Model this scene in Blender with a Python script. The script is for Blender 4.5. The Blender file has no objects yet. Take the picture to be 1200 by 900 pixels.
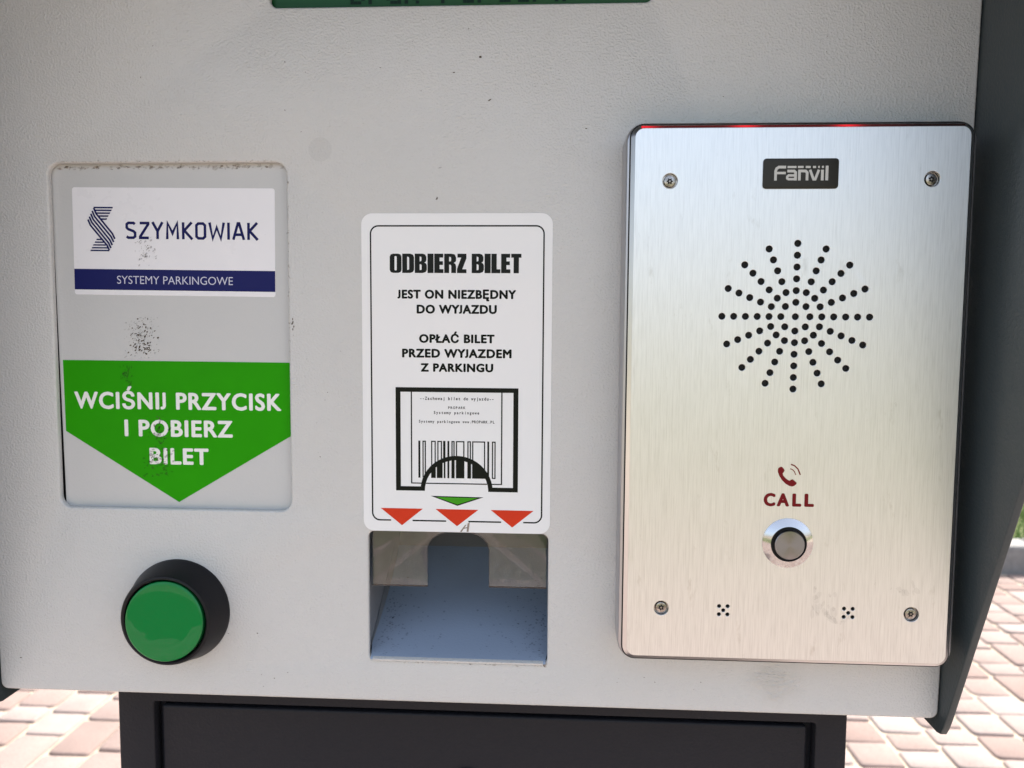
import bpy, bmesh, math, random
from mathutils import Matrix, Vector
import numpy as np

random.seed(7)
scene = bpy.context.scene
COL = scene.collection
R = math.radians

# ------------------------------------------------------------------ camera
CAM_PITCH, CAM_YAW, CAM_ROLL = R(4.58739), R(-3.19882), R(-0.34290)
cam_data = bpy.data.cameras.new('camera')
cam = bpy.data.objects.new('camera', cam_data)
COL.objects.link(cam)
cam_data.sensor_width = 36.0
cam_data.lens = 954.346 * 36.0 / 1200.0
cam_data.clip_start = 0.01
cam_data.clip_end = 2000.0
rot = (Matrix.Rotation(CAM_ROLL, 3, 'Z') @ Matrix.Rotation(CAM_PITCH, 3, 'X') @ Matrix.Rotation(CAM_YAW, 3, 'Y'))
axes = [Vector((r[0], -r[2], r[1])) for r in rot]          # panel frame -> world frame
m = Matrix(((axes[0].x, axes[1].x, axes[2].x), (axes[0].y, axes[1].y, axes[2].y), (axes[0].z, axes[1].z, axes[2].z)))
cam.matrix_world = Matrix.Translation((0.016659, -0.315101, 1.1)) @ m.to_4x4()
cam_data.dof.use_dof = True
cam_data.dof.focus_distance = 0.305
cam_data.dof.aperture_fstop = 20.0
scene.camera = cam

# ------------------------------------------------------------------ sky, sun, exposure
SUN_EL, SUN_AZ = R(52), R(38)            # azimuth from +Y (behind the machine) towards +X
world = bpy.data.worlds.new('World')
scene.world = world
world.use_nodes = True
wn = world.node_tree
sky = wn.nodes.new('ShaderNodeTexSky')
sky.sky_type = 'NISHITA'
sky.sun_disc = False
sky.sun_elevation = SUN_EL
sky.sun_rotation = SUN_AZ
sky.air_density = 1.0
sky.dust_density = 5.0
sky.ozone_density = 1.0
bg = wn.nodes['Background']
bg.inputs['Strength'].default_value = 0.15
veil = wn.nodes.new('ShaderNodeMix')             # thin even high cloud over the blue
veil.data_type = 'RGBA'
veil.inputs[0].default_value = 0.38
veil.inputs[7].default_value = (2.7, 2.7, 2.7, 1)
wn.links.new(sky.outputs['Color'], veil.inputs[6])
wn.links.new(veil.outputs[2], bg.inputs['Color'])
sl = bpy.data.lights.new('sun', 'SUN')
sl.energy = 3.0
sl.angle = R(0.53)
sl.color = (1.0, 0.965, 0.91)
sun = bpy.data.objects.new('sun', sl)
COL.objects.link(sun)
sdir = Vector((math.sin(SUN_AZ) * math.cos(SUN_EL), math.cos(SUN_AZ) * math.cos(SUN_EL), math.sin(SUN_EL)))
sun.rotation_euler = sdir.to_track_quat('Z', 'Y').to_euler()
sun.location = sdir * 20
vs = scene.view_settings
vs.view_transform = 'Standard'
vs.look = 'None'
vs.gamma = 1.0
vs.exposure = 1.80

# ------------------------------------------------------------------ materials
def mat(name, color, rough=0.5, metal=0.0, spec=0.5, coat=0.0, alpha=1.0, trans=0.0):
    M = bpy.data.materials.new(name)
    M.use_nodes = True
    b = M.node_tree.nodes['Principled BSDF']
    b.inputs['Base Color'].default_value = (*color, 1)
    b.inputs['Roughness'].default_value = rough
    b.inputs['Metallic'].default_value = metal
    b.inputs['Specular IOR Level'].default_value = spec
    b.inputs['Coat Weight'].default_value = coat
    b.inputs['Coat Roughness'].default_value = 0.1
    b.inputs['Alpha'].default_value = alpha
    b.inputs['Transmission Weight'].default_value = trans
    return M

class N:
    """tiny helper for wiring a material"""
    def __init__(s, M):
        s.t = M.node_tree
        s.b = s.t.nodes['Principled BSDF']
        s.tc = s.t.nodes.new('ShaderNodeTexCoord')
        s.obj = s.tc.outputs['Object']
    def new(s, typ, **kw):
        n = s.t.nodes.new(typ)
        for k, v in kw.items():
            if hasattr(n, k): setattr(n, k, v)
            else: n.inputs[k].default_value = v
        return n
    def link(s, a, b): s.t.links.new(a, b)
    def noise(s, scale, detail=2.0, rough=0.5, vec=None, mapscale=None):
        n = s.new('ShaderNodeTexNoise')
        n.inputs['Scale'].default_value = scale
        n.inputs['Detail'].default_value = detail
        n.inputs['Roughness'].default_value = rough
        v = vec or s.obj
        if mapscale:
            mp = s.new('ShaderNodeMapping')
            mp.inputs['Scale'].default_value = mapscale
            s.link(v, mp.inputs['Vector']); v = mp.outputs['Vector']
        s.link(v, n.inputs['Vector'])
        return n.outputs['Fac']
    def ramp(s, fac, stops):
        r = s.new('ShaderNodeValToRGB')
        e = r.color_ramp.elements
        while len(e) < len(stops): e.new(0.5)
        for i, (p, c) in enumerate(stops):
            e[i].position = p
            e[i].color = (*c, 1) if len(c) == 3 else c
        s.link(fac, r.inputs['Fac'])
        return r.outputs['Color']
    def mathn(s, op, a, b=None, c=None, clamp=False):
        n = s.new('ShaderNodeMath'); n.operation = op; n.use_clamp = clamp
        for i, v in enumerate((a, b, c)):
            if v is None: continue
            if isinstance(v, (int, float)): n.inputs[i].default_value = v
            else: s.link(v, n.inputs[i])
        return n.outputs[0]
    def mix(s, fac, a, b, mode='MIX'):
        n = s.new('ShaderNodeMix'); n.data_type = 'RGBA'; n.blend_type = mode
        for sock, v in ((n.inputs[0], fac), (n.inputs[6], a), (n.inputs[7], b)):
            if isinstance(v, (int, float)): sock.default_value = v
            elif isinstance(v, tuple): sock.default_value = (*v, 1)
            else: s.link(v, sock)
        return n.outputs[2]
    def bump(s, height, strength, dist, prev=None):
        n = s.new('ShaderNodeBump')
        n.inputs['Strength'].default_value = strength
        n.inputs['Distance'].default_value = dist
        s.link(height, n.inputs['Height'])
        if prev: s.link(prev, n.inputs['Normal'])
        s.link(n.outputs['Normal'], s.b.inputs['Normal'])
        return n.outputs['Normal']
    def color(s, c): s.link(c, s.b.inputs['Base Color'])
    def rough(s, c): s.link(c, s.b.inputs['Roughness'])

def powder(name, color, rough, dist=0.00016, scale=1050, var=0.04, spec=0.5):
    """textured powder coating: fine orange-peel relief, slight tone drift"""
    M = mat(name, color, rough, spec=spec)
    n = N(M)
    big = n.noise(9, 3, 0.6)
    c2 = tuple(v * (1 - var) for v in color)
    c3 = tuple(min(1, v * (1 + var)) for v in color)
    n.color(n.ramp(big, [(0.12, c2), (0.88, c3)]))
    peel = n.noise(scale, 1.5, 0.45)
    fine = n.noise(scale * 2.7, 1.0, 0.5)
    warp = n.noise(60, 2, 0.5)
    h = n.mathn('ADD', n.mathn('MULTIPLY', n.mathn('SMOOTH_MAX', peel, 0.42, 0.2), n.mathn('ADD', 0.55, warp)), n.mathn('MULTIPLY', fine, 0.12))
    n.bump(h, 1.0, dist * 8)
    n.rough(n.mathn('ADD', n.mathn('MULTIPLY', n.noise(28, 3, 0.6), 0.14), rough - 0.05))
    return M

M_GREY = powder('light_grey_powder_coat', (0.555, 0.558, 0.546), 0.21, dist=0.000054, scale=1200, spec=0.6)
# a rippled patch in the paint below the intercom, with a trace of dirt in it
n = N(M_GREY)
_old = n.b.inputs['Normal'].links[0].from_socket
_oc = n.b.inputs['Base Color'].links[0].from_socket
_d = n.new('ShaderNodeVectorMath'); _d.operation = 'DISTANCE'
_mp = n.new('ShaderNodeMapping'); _mp.inputs['Scale'].default_value = (1.0, 1.0, 1.15)
_mp.inputs['Rotation'].default_value = (0, R(25), 0)
n.link(n.obj, _mp.inputs['Vector']); n.link(_mp.outputs['Vector'], _d.inputs[0])
_c = Matrix.Rotation(R(25), 3, 'Y') @ Vector((0.1025 + 0.0177, -0.11, 0.1825 + 0.776))
_c = Matrix.Rotation(R(25), 3, 'Y') @ Vector((0.1202, -0.11, 0.9585 * 1.15))
_d.inputs[1].default_value = _c
_mask = n.ramp(n.mathn('ADD', _d.outputs['Value'], n.mathn('MULTIPLY', n.noise(140, 3, 0.6), 0.012)), [(0.0100, (1, 1, 1)), (0.0175, (0, 0, 0))])
_rip = n.mathn('MULTIPLY', n.noise(1, 1.5, 0.5, mapscale=(420, 420, 800)), _mask)
n.bump(_rip, 1.0, 0.0011, _old)
n.color(n.mix(n.mathn('MULTIPLY', _mask, 0.22), _oc, (0.27, 0.26, 0.22)))
M_RECESS = powder('recess_grey_paint', (0.525, 0.532, 0.525), 0.40, dist=0.000012, scale=1100)
M_DARK = powder('anthracite_powder_coat', (0.016, 0.017, 0.022), 0.38, dist=0.00003, scale=800, spec=0.18)
M_HOOD = powder('hood_anthracite_paint', (0.038, 0.050, 0.054), 0.36, dist=0.00002, scale=800, spec=0.42)
M_BLACKGAP = mat('black_gap', (0.006, 0.006, 0.006), 0.8)
M_BLACKPL = powder('black_plastic', (0.008, 0.008, 0.010), 0.36, dist=0.00001, scale=1500, spec=0.22)
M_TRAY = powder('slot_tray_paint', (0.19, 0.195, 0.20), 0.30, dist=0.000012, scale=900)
M_CHUTE = powder('slot_floor_sky_blue', (0.30, 0.37, 0.48), 0.22, dist=0.000012, scale=900, var=0.10)  # grey tray floor with the sky's blue reflection put into its colour

def sticker_mat(name, color, rough=0.28, var=0.04, spec=0.3, coat=0.0):
    M = mat(name, color, rough, spec=spec, coat=coat)
    n = N(M)
    c2 = tuple(v * (1 - var) for v in color)
    n.color(n.ramp(n.noise(40, 4, 0.6), [(0.15, c2), (0.8, color)]))
    n.bump(n.noise(90, 2, 0.5), 0.25, 0.0004)
    n.rough(n.mathn('ADD', n.mathn('MULTIPLY', n.noise(55, 4, 0.65), 0.22), rough - 0.1))
    return M
M_WHITE = sticker_mat('white_vinyl', (0.80, 0.80, 0.82))
M_LABEL = sticker_mat('white_ticket_vinyl', (0.79, 0.80, 0.80), 0.20, 0.02, coat=0.25)
M_GREEN = sticker_mat('green_vinyl', (0.022, 0.315, 0.001), 0.45, 0.14, spec=0.08)
M_NAVY = sticker_mat('navy_ink', (0.008, 0.011, 0.10), 0.35, spec=0.15)
M_NAVYTXT = mat('navy_print', (0.008, 0.010, 0.085), 0.4, spec=0.12)
M_PALE = mat('pale_print', (0.55, 0.56, 0.68), 0.4)
M_WTXT = sticker_mat('white_print', (0.80, 0.82, 0.78), 0.4)
M_INK = mat('black_print', (0.006, 0.008, 0.007), 0.25, spec=0.16)
M_RED = sticker_mat('red_print', (0.62, 0.042, 0.014), 0.32, 0.10, spec=0.15)
M_TGREEN = mat('green_print', (0.05, 0.31, 0.012), 0.35, spec=0.15)
M_CRIMSON = mat('dark_red_print', (0.16, 0.006, 0.010), 0.4, spec=0.15)

def steel_mat():
    M = mat('brushed_steel', (0.72, 0.72, 0.71), 0.30, metal=1.0)
    n = N(M)
    b = n.b
    b.inputs['Anisotropic'].default_value = 0.62
    tg = n.new('ShaderNodeTangent'); tg.direction_type = 'UV_MAP'; tg.uv_map = 'UVMap'
    n.link(tg.outputs['Tangent'], b.inputs['Tangent'])
    s1 = n.noise(1, 3, 0.6, mapscale=(2600, 1, 110))
    s2 = n.noise(1, 2, 0.5, mapscale=(1300, 1, 60))
    s = n.mathn('ADD', n.mathn('MULTIPLY', s1, 0.6), n.mathn('MULTIPLY', s2, 0.4))
    col = n.ramp(s, [(0.25, (0.67, 0.69, 0.705)), (0.5, (0.79, 0.812, 0.83)), (0.75, (0.87, 0.89, 0.905))])
    # faint handling smudges low on the plate
    sm = n.ramp(n.noise(1, 4, 0.7, mapscale=(160, 1, 60)), [(0.62, (1, 1, 1)), (0.78, (0.80, 0.79, 0.77))])
    n.color(n.mix(1.0, col, sm, 'MULTIPLY'))
    n.rough(n.mathn('ADD', n.mathn('MULTIPLY', s, 0.16), 0.36))
    n.bump(s, 0.35, 0.00004)
    return M
M_STEEL = steel_mat()
M_CHROME = mat('polished_steel', (0.56, 0.56, 0.57), 0.15, metal=1.0)
M_BEVEL = mat('polished_bevel', (0.66, 0.66, 0.67), 0.28, metal=1.0)
M_CASE = mat('grey_alloy_case', (0.46, 0.46, 0.48), 0.34, metal=0.85)
n = N(M_CASE); n.bump(n.noise(1800, 2, 0.5), 0.15, 0.0001)
M_SCREW = mat('screw_steel', (0.42, 0.40, 0.37), 0.26, metal=1.0)
n = N(M_SCREW); n.color(n.ramp(n.noise(900, 3, 0.6), [(0.35, (0.22, 0.20, 0.18)), (0.65, (0.52, 0.50, 0.47))]))
M_CAP = mat('turned_steel_cap', (0.27, 0.265, 0.275), 0.28, metal=1.0)
n = N(M_CAP); n.b.inputs['Anisotropic'].default_value = 0.9
_tg = n.new('ShaderNodeTangent'); _tg.direction_type = 'UV_MAP'; _tg.uv_map = 'UVMap'; n.link(_tg.outputs['Tangent'], n.b.inputs['Tangent'])
M_BADGE = mat('badge_grey', (0.020, 0.019, 0.014), 0.38, spec=0.3)
M_BADGETXT = mat('badge_lettering', (0.52, 0.53, 0.50), 0.45)
M_BTN = mat('green_lens', (0.0, 0.175, 0.036), 0.035, spec=0.34)
n = N(M_BTN); n.bump(n.noise(70, 1.5, 0.5), 0.16, 0.002)
M_BTNSIDE = mat('green_lens_side', (0.0, 0.05, 0.012), 0.2)
M_ACRYL = mat('clear_acrylic', (0.93, 0.95, 0.95), 0.03)       # thin clear sheet: lets light straight through, mirrors by Fresnel
_t = M_ACRYL.node_tree
_tr = _t.nodes.new('ShaderNodeBsdfTransparent'); _tr.inputs[0].default_value = (0.90, 0.91, 0.90, 1)
_gl = _t.nodes.new('ShaderNodeBsdfGlossy'); _gl.inputs['Roughness'].default_value = 0.05
_fr = _t.nodes.new('ShaderNodeFresnel'); _fr.inputs['IOR'].default_value = 1.75
_mx = _t.nodes.new('ShaderNodeMixShader')
_t.links.new(_fr.outputs[0], _mx.inputs[0]); _t.links.new(_tr.outputs[0], _mx.inputs[1]); _t.links.new(_gl.outputs[0], _mx.inputs[2])
_t.links.new(_mx.outputs[0], _t.nodes['Material Output'].inputs['Surface'])
M_LCD = mat('lcd_green', (0.030, 0.155, 0.050), 0.2, spec=0.14)
n = N(M_LCD)
sx = n.new('ShaderNodeSeparateXYZ'); n.link(n.obj, sx.inputs[0])
n.color(n.ramp(n.noise(12, 2, 0.5), [(0.35, (0.014, 0.080, 0.028)), (0.7, (0.036, 0.105, 0.018))]))
M_LCDTXT = mat('lcd_dark_dot', (0.004, 0.022, 0.012), 0.3, spec=0.1)
M_STRIP = mat('red_glow_streak', (0.045, 0.022, 0.022), 0.2, spec=0.3)  # red streak set to glow by itself, brighter in spots
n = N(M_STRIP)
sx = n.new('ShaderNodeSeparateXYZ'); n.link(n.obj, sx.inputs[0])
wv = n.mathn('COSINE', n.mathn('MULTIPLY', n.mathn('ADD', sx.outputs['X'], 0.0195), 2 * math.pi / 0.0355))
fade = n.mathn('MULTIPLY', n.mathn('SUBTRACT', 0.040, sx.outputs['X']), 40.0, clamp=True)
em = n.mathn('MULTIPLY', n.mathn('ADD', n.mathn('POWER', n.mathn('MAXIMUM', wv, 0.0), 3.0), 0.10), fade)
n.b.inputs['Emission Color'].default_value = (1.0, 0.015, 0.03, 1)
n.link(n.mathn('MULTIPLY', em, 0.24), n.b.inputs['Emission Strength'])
M_SCUFF = mat('dark_scuff_dirt', (0.085, 0.066, 0.048), 0.85, spec=0.2)
M_SMEAR = mat('thin_dirt_smear', (0.10, 0.085, 0.065), 0.9, alpha=0.13)
M_HAND = mat('finger_smudge', (0.20, 0.19, 0.18), 0.6, alpha=0.06)
M_RUB = mat('dark_rub_mark', (0.05, 0.04, 0.03), 0.9, alpha=0.30, spec=0.1)
M_GRIME = mat('brown_edge_grime', (0.22, 0.15, 0.085), 0.9, alpha=0.22)
M_HALO = mat('faint_stain', (0.30, 0.29, 0.27), 0.5, alpha=0.05)
M_WORN = mat('worn_patch', (0.30, 0.24, 0.19), 0.8, alpha=0.75)

def paver_mat():
    M = mat('pink_concrete_paver', (0.40, 0.31, 0.27), 0.88, spec=0.2)
    n = N(M)
    g = n.new('ShaderNodeNewGeometry')
    oi = n.new('ShaderNodeObjectInfo')
    rnd = n.mathn('FRACT', n.mathn('ADD', g.outputs['Random Per Island'], oi.outputs['Random']))
    base = n.ramp(rnd, [(0.0, (0.235, 0.172, 0.150)), (0.45, (0.275, 0.214, 0.190)), (1.0, (0.325, 0.275, 0.252))])
    pos = g.outputs['Position']
    gr = n.ramp(n.noise(260, 5, 0.7, vec=pos), [(0.25, (0.66, 0.64, 0.62)), (0.6, (1, 1, 1))])
    st = n.ramp(n.noise(7, 4, 0.6, vec=pos), [(0.3, (0.86, 0.85, 0.85)), (0.65, (1, 1, 1))])
    n.color(n.mix(1.0, n.mix(1.0, base, gr, 'MULTIPLY'), st, 'MULTIPLY'))
    n.bump(n.noise(330, 4, 0.7, vec=pos), 0.6, 0.0025)
    return M
M_PAVER = paver_mat()
M_SAND = mat('joint_sand', (0.40, 0.34, 0.27), 0.95, spec=0.1)
n = N(M_SAND); n.color(n.ramp(n.noise(200, 5, 0.7), [(0.3, (0.27, 0.22, 0.17)), (0.65, (0.45, 0.39, 0.31))])); n.bump(n.noise(300, 4, 0.7), 0.8, 0.003)
M_KERB = mat('concrete_kerb', (0.40, 0.39, 0.37), 0.9, spec=0.2)
n = N(M_KERB); n.color(n.ramp(n.noise(40, 6, 0.7), [(0.3, (0.17, 0.168, 0.16)), (0.7, (0.25, 0.245, 0.235))])); n.bump(n.noise(180, 5, 0.7), 0.7, 0.003)
M_SOIL = mat('lawn_ground', (0.085, 0.14, 0.035), 0.95, spec=0.1)
n = N(M_SOIL); n.color(n.ramp(n.noise(6, 6, 0.7), [(0.3, (0.11, 0.13, 0.052)), (0.7, (0.17, 0.19, 0.09))])); n.bump(n.noise(60, 4, 0.7), 1.0, 0.03)
M_GRASS = mat('grass_blade', (0.10, 0.19, 0.035), 0.6)
n = N(M_GRASS)
_g = n.new('ShaderNodeNewGeometry')
n.color(n.ramp(_g.outputs['Random Per Island'], [(0.0, (0.08, 0.15, 0.025)), (0.6, (0.12, 0.21, 0.04)), (1.0, (0.19, 0.24, 0.07))]))
M_WALL = mat('brown_wall', (0.30, 0.21, 0.14), 0.85, spec=0.2)
n = N(M_WALL); n.color(n.ramp(n.noise(1.2, 5, 0.6), [(0.3, (0.29, 0.24, 0.20)), (0.7, (0.40, 0.335, 0.28))]))

# ------------------------------------------------------------------ geometry helpers
# "panel" millimetres: x right, y up along the front plate, z out towards the viewer
H0 = 0.776                                # height of panel y = 0 above the ground
def P(x, y, z=0.0): return (x / 1000.0, -z / 1000.0, y / 1000.0 + H0)

def empty(name, loc, label, cat):
    o = bpy.data.objects.new(name, None)
    COL.objects.link(o); o.location = loc; o.empty_display_size = 0.05
    o['label'] = label; o['category'] = cat
    return o

TERMINAL = empty('ticket_terminal', (-0.0177, 0.11, 0.0), 'grey and anthracite parking ticket machine on a dark pedestal standing on pink paving', 'ticket machine')
INTERCOM = empty('intercom', P(101.3, 198.0, 0), 'brushed steel call intercom with round speaker grille fixed to the ticket machine', 'intercom')

def root_of(p):
    while p is not None and p.parent is not None: p = p.parent
    return p

def finish(name, me, material, parent, angle=35):
    me.name = name
    me.materials.clear(); me.materials.append(material)
    if parent is not None:
        off = Vector(root_of(parent).location)
        me.transform(Matrix.Translation(-off))
    for p in me.polygons: p.use_smooth = True
    me.set_sharp_from_angle(angle=R(angle))
    o = bpy.data.objects.new(name, me)
    COL.objects.link(o)
    o.parent = parent
    return o

def pydata(name, verts, faces, material, parent, angle=35):
    me = bpy.data.meshes.new(name)
    me.from_pydata(verts, [], faces); me.validate(); me.update()
    return finish(name, me, material, parent, angle)

FRONT = lambda a, b, c: P(a, b, c)
def curve_mesh(loops, c0, c1, bevel=0.0, bres=2, mapf=FRONT, uv=False):
    """closed loops (outer and holes) filled and given thickness from c0 to c1, with rounded edges"""
    cu = bpy.data.curves.new('tmp', 'CURVE')
    cu.dimensions = '2D'; cu.fill_mode = 'BOTH' if c1 > c0 else 'FRONT'
    cu.extrude = max((c1 - c0) / 2 - bevel, 0.0)
    cu.bevel_depth = bevel; cu.bevel_resolution = bres
    cu.offset = -bevel
    for lp in loops:
        sp = cu.splines.new('POLY'); sp.points.add(len(lp) - 1)
        for q, (x, y) in zip(sp.points, lp): q.co = (x, y, 0, 1)
        sp.use_cyclic_u = True
    ob = bpy.data.objects.new('tmp', cu); COL.objects.link(ob)
    dg = bpy.context.evaluated_depsgraph_get(); dg.update()
    me = bpy.data.meshes.new_from_object(ob.evaluated_get(dg))
    bpy.data.objects.remove(ob); bpy.data.curves.remove(cu)
    mid = (c0 + c1) / 2
    if uv:
        if not me.uv_layers: me.uv_layers.new(name='UVMap')
        me.uv_layers[0].name = 'UVMap'
        uvl = me.uv_layers[0].data
        for l in me.loops:
            v = me.vertices[l.vertex_index].co
            uvl[l.index].uv = (v.x * 0.01, v.y * 0.01)
    for v in me.vertices: v.co = mapf(v.co.x, v.co.y, v.co.z + mid)
    me.update()
    return me

def plate(name, loops, c0, c1, material, parent, bevel=0.0, bres=2, mapf=FRONT, uv=False, angle=35):
    me = curve_mesh(loops, c0, c1, bevel, bres, mapf, uv)
    if mapf is FRONT:
        pass
    bm = bmesh.new(); bm.from_mesh(me)
    bmesh.ops.remove_doubles(bm, verts=bm.verts, dist=1e-6)
    bmesh.ops.recalc_face_normals(bm, faces=bm.faces) if c1 > c0 else None
    bm.to_mesh(me); bm.free()
    return finish(name, me, material, parent, angle)

def rrect(x0, y0, x1, y1, r=0.0, seg=6):
    if r <= 0: return [(x0, y0), (x1, y0), (x1, y1), (x0, y1)]
    out = []
    for cx, cy, a0 in ((x1 - r, y0 + r, -90), (x1 - r, y1 - r, 0), (x0 + r, y1 - r, 90), (x0 + r, y0 + r, 180)):
        for i in range(seg + 1):
            a = R(a0 + 90 * i / seg)
            out.append((cx + r * math.cos(a), cy + r * math.sin(a)))
    return out

def circle(cx, cy, r, seg=16, a0=0.0):
    return [(cx + r * math.cos(a0 + 2 * math.pi * i / seg), cy + r * math.sin(a0 + 2 * math.pi * i / seg)) for i in range(seg)]

def lathe(name, cx, cy, profile, material, parent, seg=64, angle=30, polar_uv=False):
    """profile: (radius, z) pairs from the outside inwards, turned about the axis through (cx, cy)"""
    V, F = [], []
    for r, z in profile:
        if r <= 1e-6: V.append(P(cx, cy, z))
        else: V += [P(cx + r * math.cos(2 * math.pi * i / seg), cy + r * math.sin(2 * math.pi * i / seg), z) for i in range(seg)]
    k = 0
    for a in range(len(profile) - 1):
        ra, rb = profile[a][0], profile[a + 1][0]
        if rb <= 1e-6:
            for i in range(seg): F.append((k + i, k + (i + 1) % seg, k + seg))
        else:
            for i in range(seg): F.append((k + i, k + (i + 1) % seg, k + seg + (i + 1) % seg, k + seg + i))
        k += seg if ra > 1e-6 else 1
    me = bpy.data.meshes.new(name); me.from_pydata(V, [], F); me.update()
    if polar_uv:
        me.uv_layers.new(name='UVMap')
        c = P(cx, cy)
        for p in me.polygons:
            angs = []
            for li in p.loop_indices:
                v = me.vertices[me.loops[li].vertex_index].co
                rr = math.hypot(v.x - c[0], v.z - c[2])
                angs.append([math.atan2(v.z - c[2], v.x - c[0]) if rr > 1e-7 else None, rr])
            known = [a for a, _ in angs if a is not None]
            if max(known) - min(known) > 3: known = [a + 2 * math.pi if a < 0 else a for a in known]; angs = [[(a + 2 * math.pi if a is not None and a < 0 else a), r] for a, r in angs]
            mid = sum(known) / len(known)
            for li, (a, r) in zip(p.loop_indices, angs): me.uv_layers[0].data[li].uv = ((mid if a is None else a) / 6.3, r * 50)
    return finish(name, me, material, parent, angle)

def prism(name, poly, c0, c1, material, parent, mapf):
    n_ = len(poly)
    V = [mapf(a, b, c0) for a, b in poly] + [mapf(a, b, c1) for a, b in poly]
    F = [tuple(range(n_)), tuple(range(2 * n_ - 1, n_ - 1, -1))] + [(i, i + n_, (i + 1) % n_ + n_, (i + 1) % n_) for i in range(n_)]
    me = bpy.data.meshes.new(name); me.from_pydata(V, [], F)
    bm = bmesh.new(); bm.from_mesh(me); bmesh.ops.recalc_face_normals(bm, faces=bm.faces); bm.to_mesh(me); bm.free()
    return finish(name, me, material, parent)

def box(name, x0, x1, y0, y1, z0, z1, material, parent, bevel=0.6):
    return plate(name, [rrect(x0, y0, x1, y1)], z0, z1, material, parent, bevel=bevel, bres=2)

def flat(name, loops_list, z, material, parent):
    """flat print: each entry is a list of loops; later entries lie a hair higher"""
    V, F = [], []
    for k, loops in enumerate(loops_list):
        if len(loops) == 1 and isinstance(loops[0], Strip):
            b = len(V); q = loops[0]; h_ = len(q) // 2
            V += [P(x, y, z + 0.012 * (k % 5)) for x, y in q]
            F += [(b + i, b + i + 1, b + 2 * h_ - 2 - i, b + 2 * h_ - 1 - i) for i in range(h_ - 1)]
            continue
        if len(loops) == 1 and len(loops[0]) <= 4:
            b = len(V); V += [P(x, y, z + 0.012 * (k % 5)) for x, y in loops[0]]; F.append(tuple(range(b, b + len(loops[0]))))
            continue
        me = curve_mesh(loops, 0, 0, mapf=lambda a, b_, c: (a, b_, 0))
        b = len(V)
        V += [P(v.co.x, v.co.y, z + 0.012 * (k % 5)) for v in me.vertices]
        F += [tuple(b + i for i in p.vertices) for p in me.polygons]
        bpy.data.meshes.remove(me)
    F2 = []
    for f in F:                              # face the viewer
        a, b_, c = (Vector(V[i]) for i in f[:3])
        F2.append(f if (b_ - a).cross(c - a).y < 0 else tuple(reversed(f)))
    me = bpy.data.meshes.new(name); me.from_pydata(V, [], F2); me.update()
    return finish(name, me, material, parent)

class Strip(list): pass
def ribbon(pts, w):
    """closed outline of a stroke of width w along pts (mitred)"""
    L, Rr = [], []
    n_ = len(pts)
    for i, p in enumerate(pts):
        p = Vector(p)
        d0 = (p - Vector(pts[i - 1])).normalized() if i else None
        d1 = (Vector(pts[i + 1]) - p).normalized() if i < n_ - 1 else None
        d0 = d0 or d1; d1 = d1 or d0
        t = (d0 + d1).normalized(); nrm = Vector((-t.y, t.x))
        k = 1.0 / max(0.45, nrm.dot(Vector((-d1.y, d1.x))))
        L.append(tuple(p + nrm * (w / 2 * k))); Rr.append(tuple(p - nrm * (w / 2 * k)))
    return Strip(L + Rr[::-1])

_text_cache = {}
def glyphs(s, off, space=1.0):
    cu = bpy.data.curves.new('tmp', 'FONT')
    cu.body = s; cu.size = 1.0; cu.offset = off; cu.space_character = space; cu.resolution_u = 4; cu.fill_mode = 'FRONT'
    ob = bpy.data.objects.new('tmp', cu); COL.objects.link(ob)
    dg = bpy.context.evaluated_depsgraph_get(); dg.update()
    me = bpy.data.meshes.new_from_object(ob.evaluated_get(dg))
    V = [(v.co.x, v.co.y) for v in me.vertices]; F = [tuple(p.vertices) for p in me.polygons]
    par = list(range(len(V)))
    def find(i):
        while par[i] != i: par[i] = par[par[i]]; i = par[i]
        return i
    for f in F:
        for i in f[1:]: par[find(i)] = find(f[0])
    comp = {}
    for i in range(len(V)): comp.setdefault(find(i), []).append(i)
    if s.isupper():
        for ids in comp.values():                # a narrow capital with a tail below the line is a J: lift it
            xs = [V[i][0] for i in ids]; ys = [V[i][1] for i in ids]
            hgt = max(ys) - min(ys)
            if min(ys) < -.06 and max(ys) > .5 and max(xs) - min(xs) < .45 * hgt:
                k = max(ys) / hgt
                for i in ids: V[i] = (max(xs) - (max(xs) - V[i][0]) * .78, (V[i][1] - min(ys)) * k)
    bpy.data.objects.remove(ob); bpy.data.curves.remove(cu); bpy.data.meshes.remove(me)
    return V, F

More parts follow.
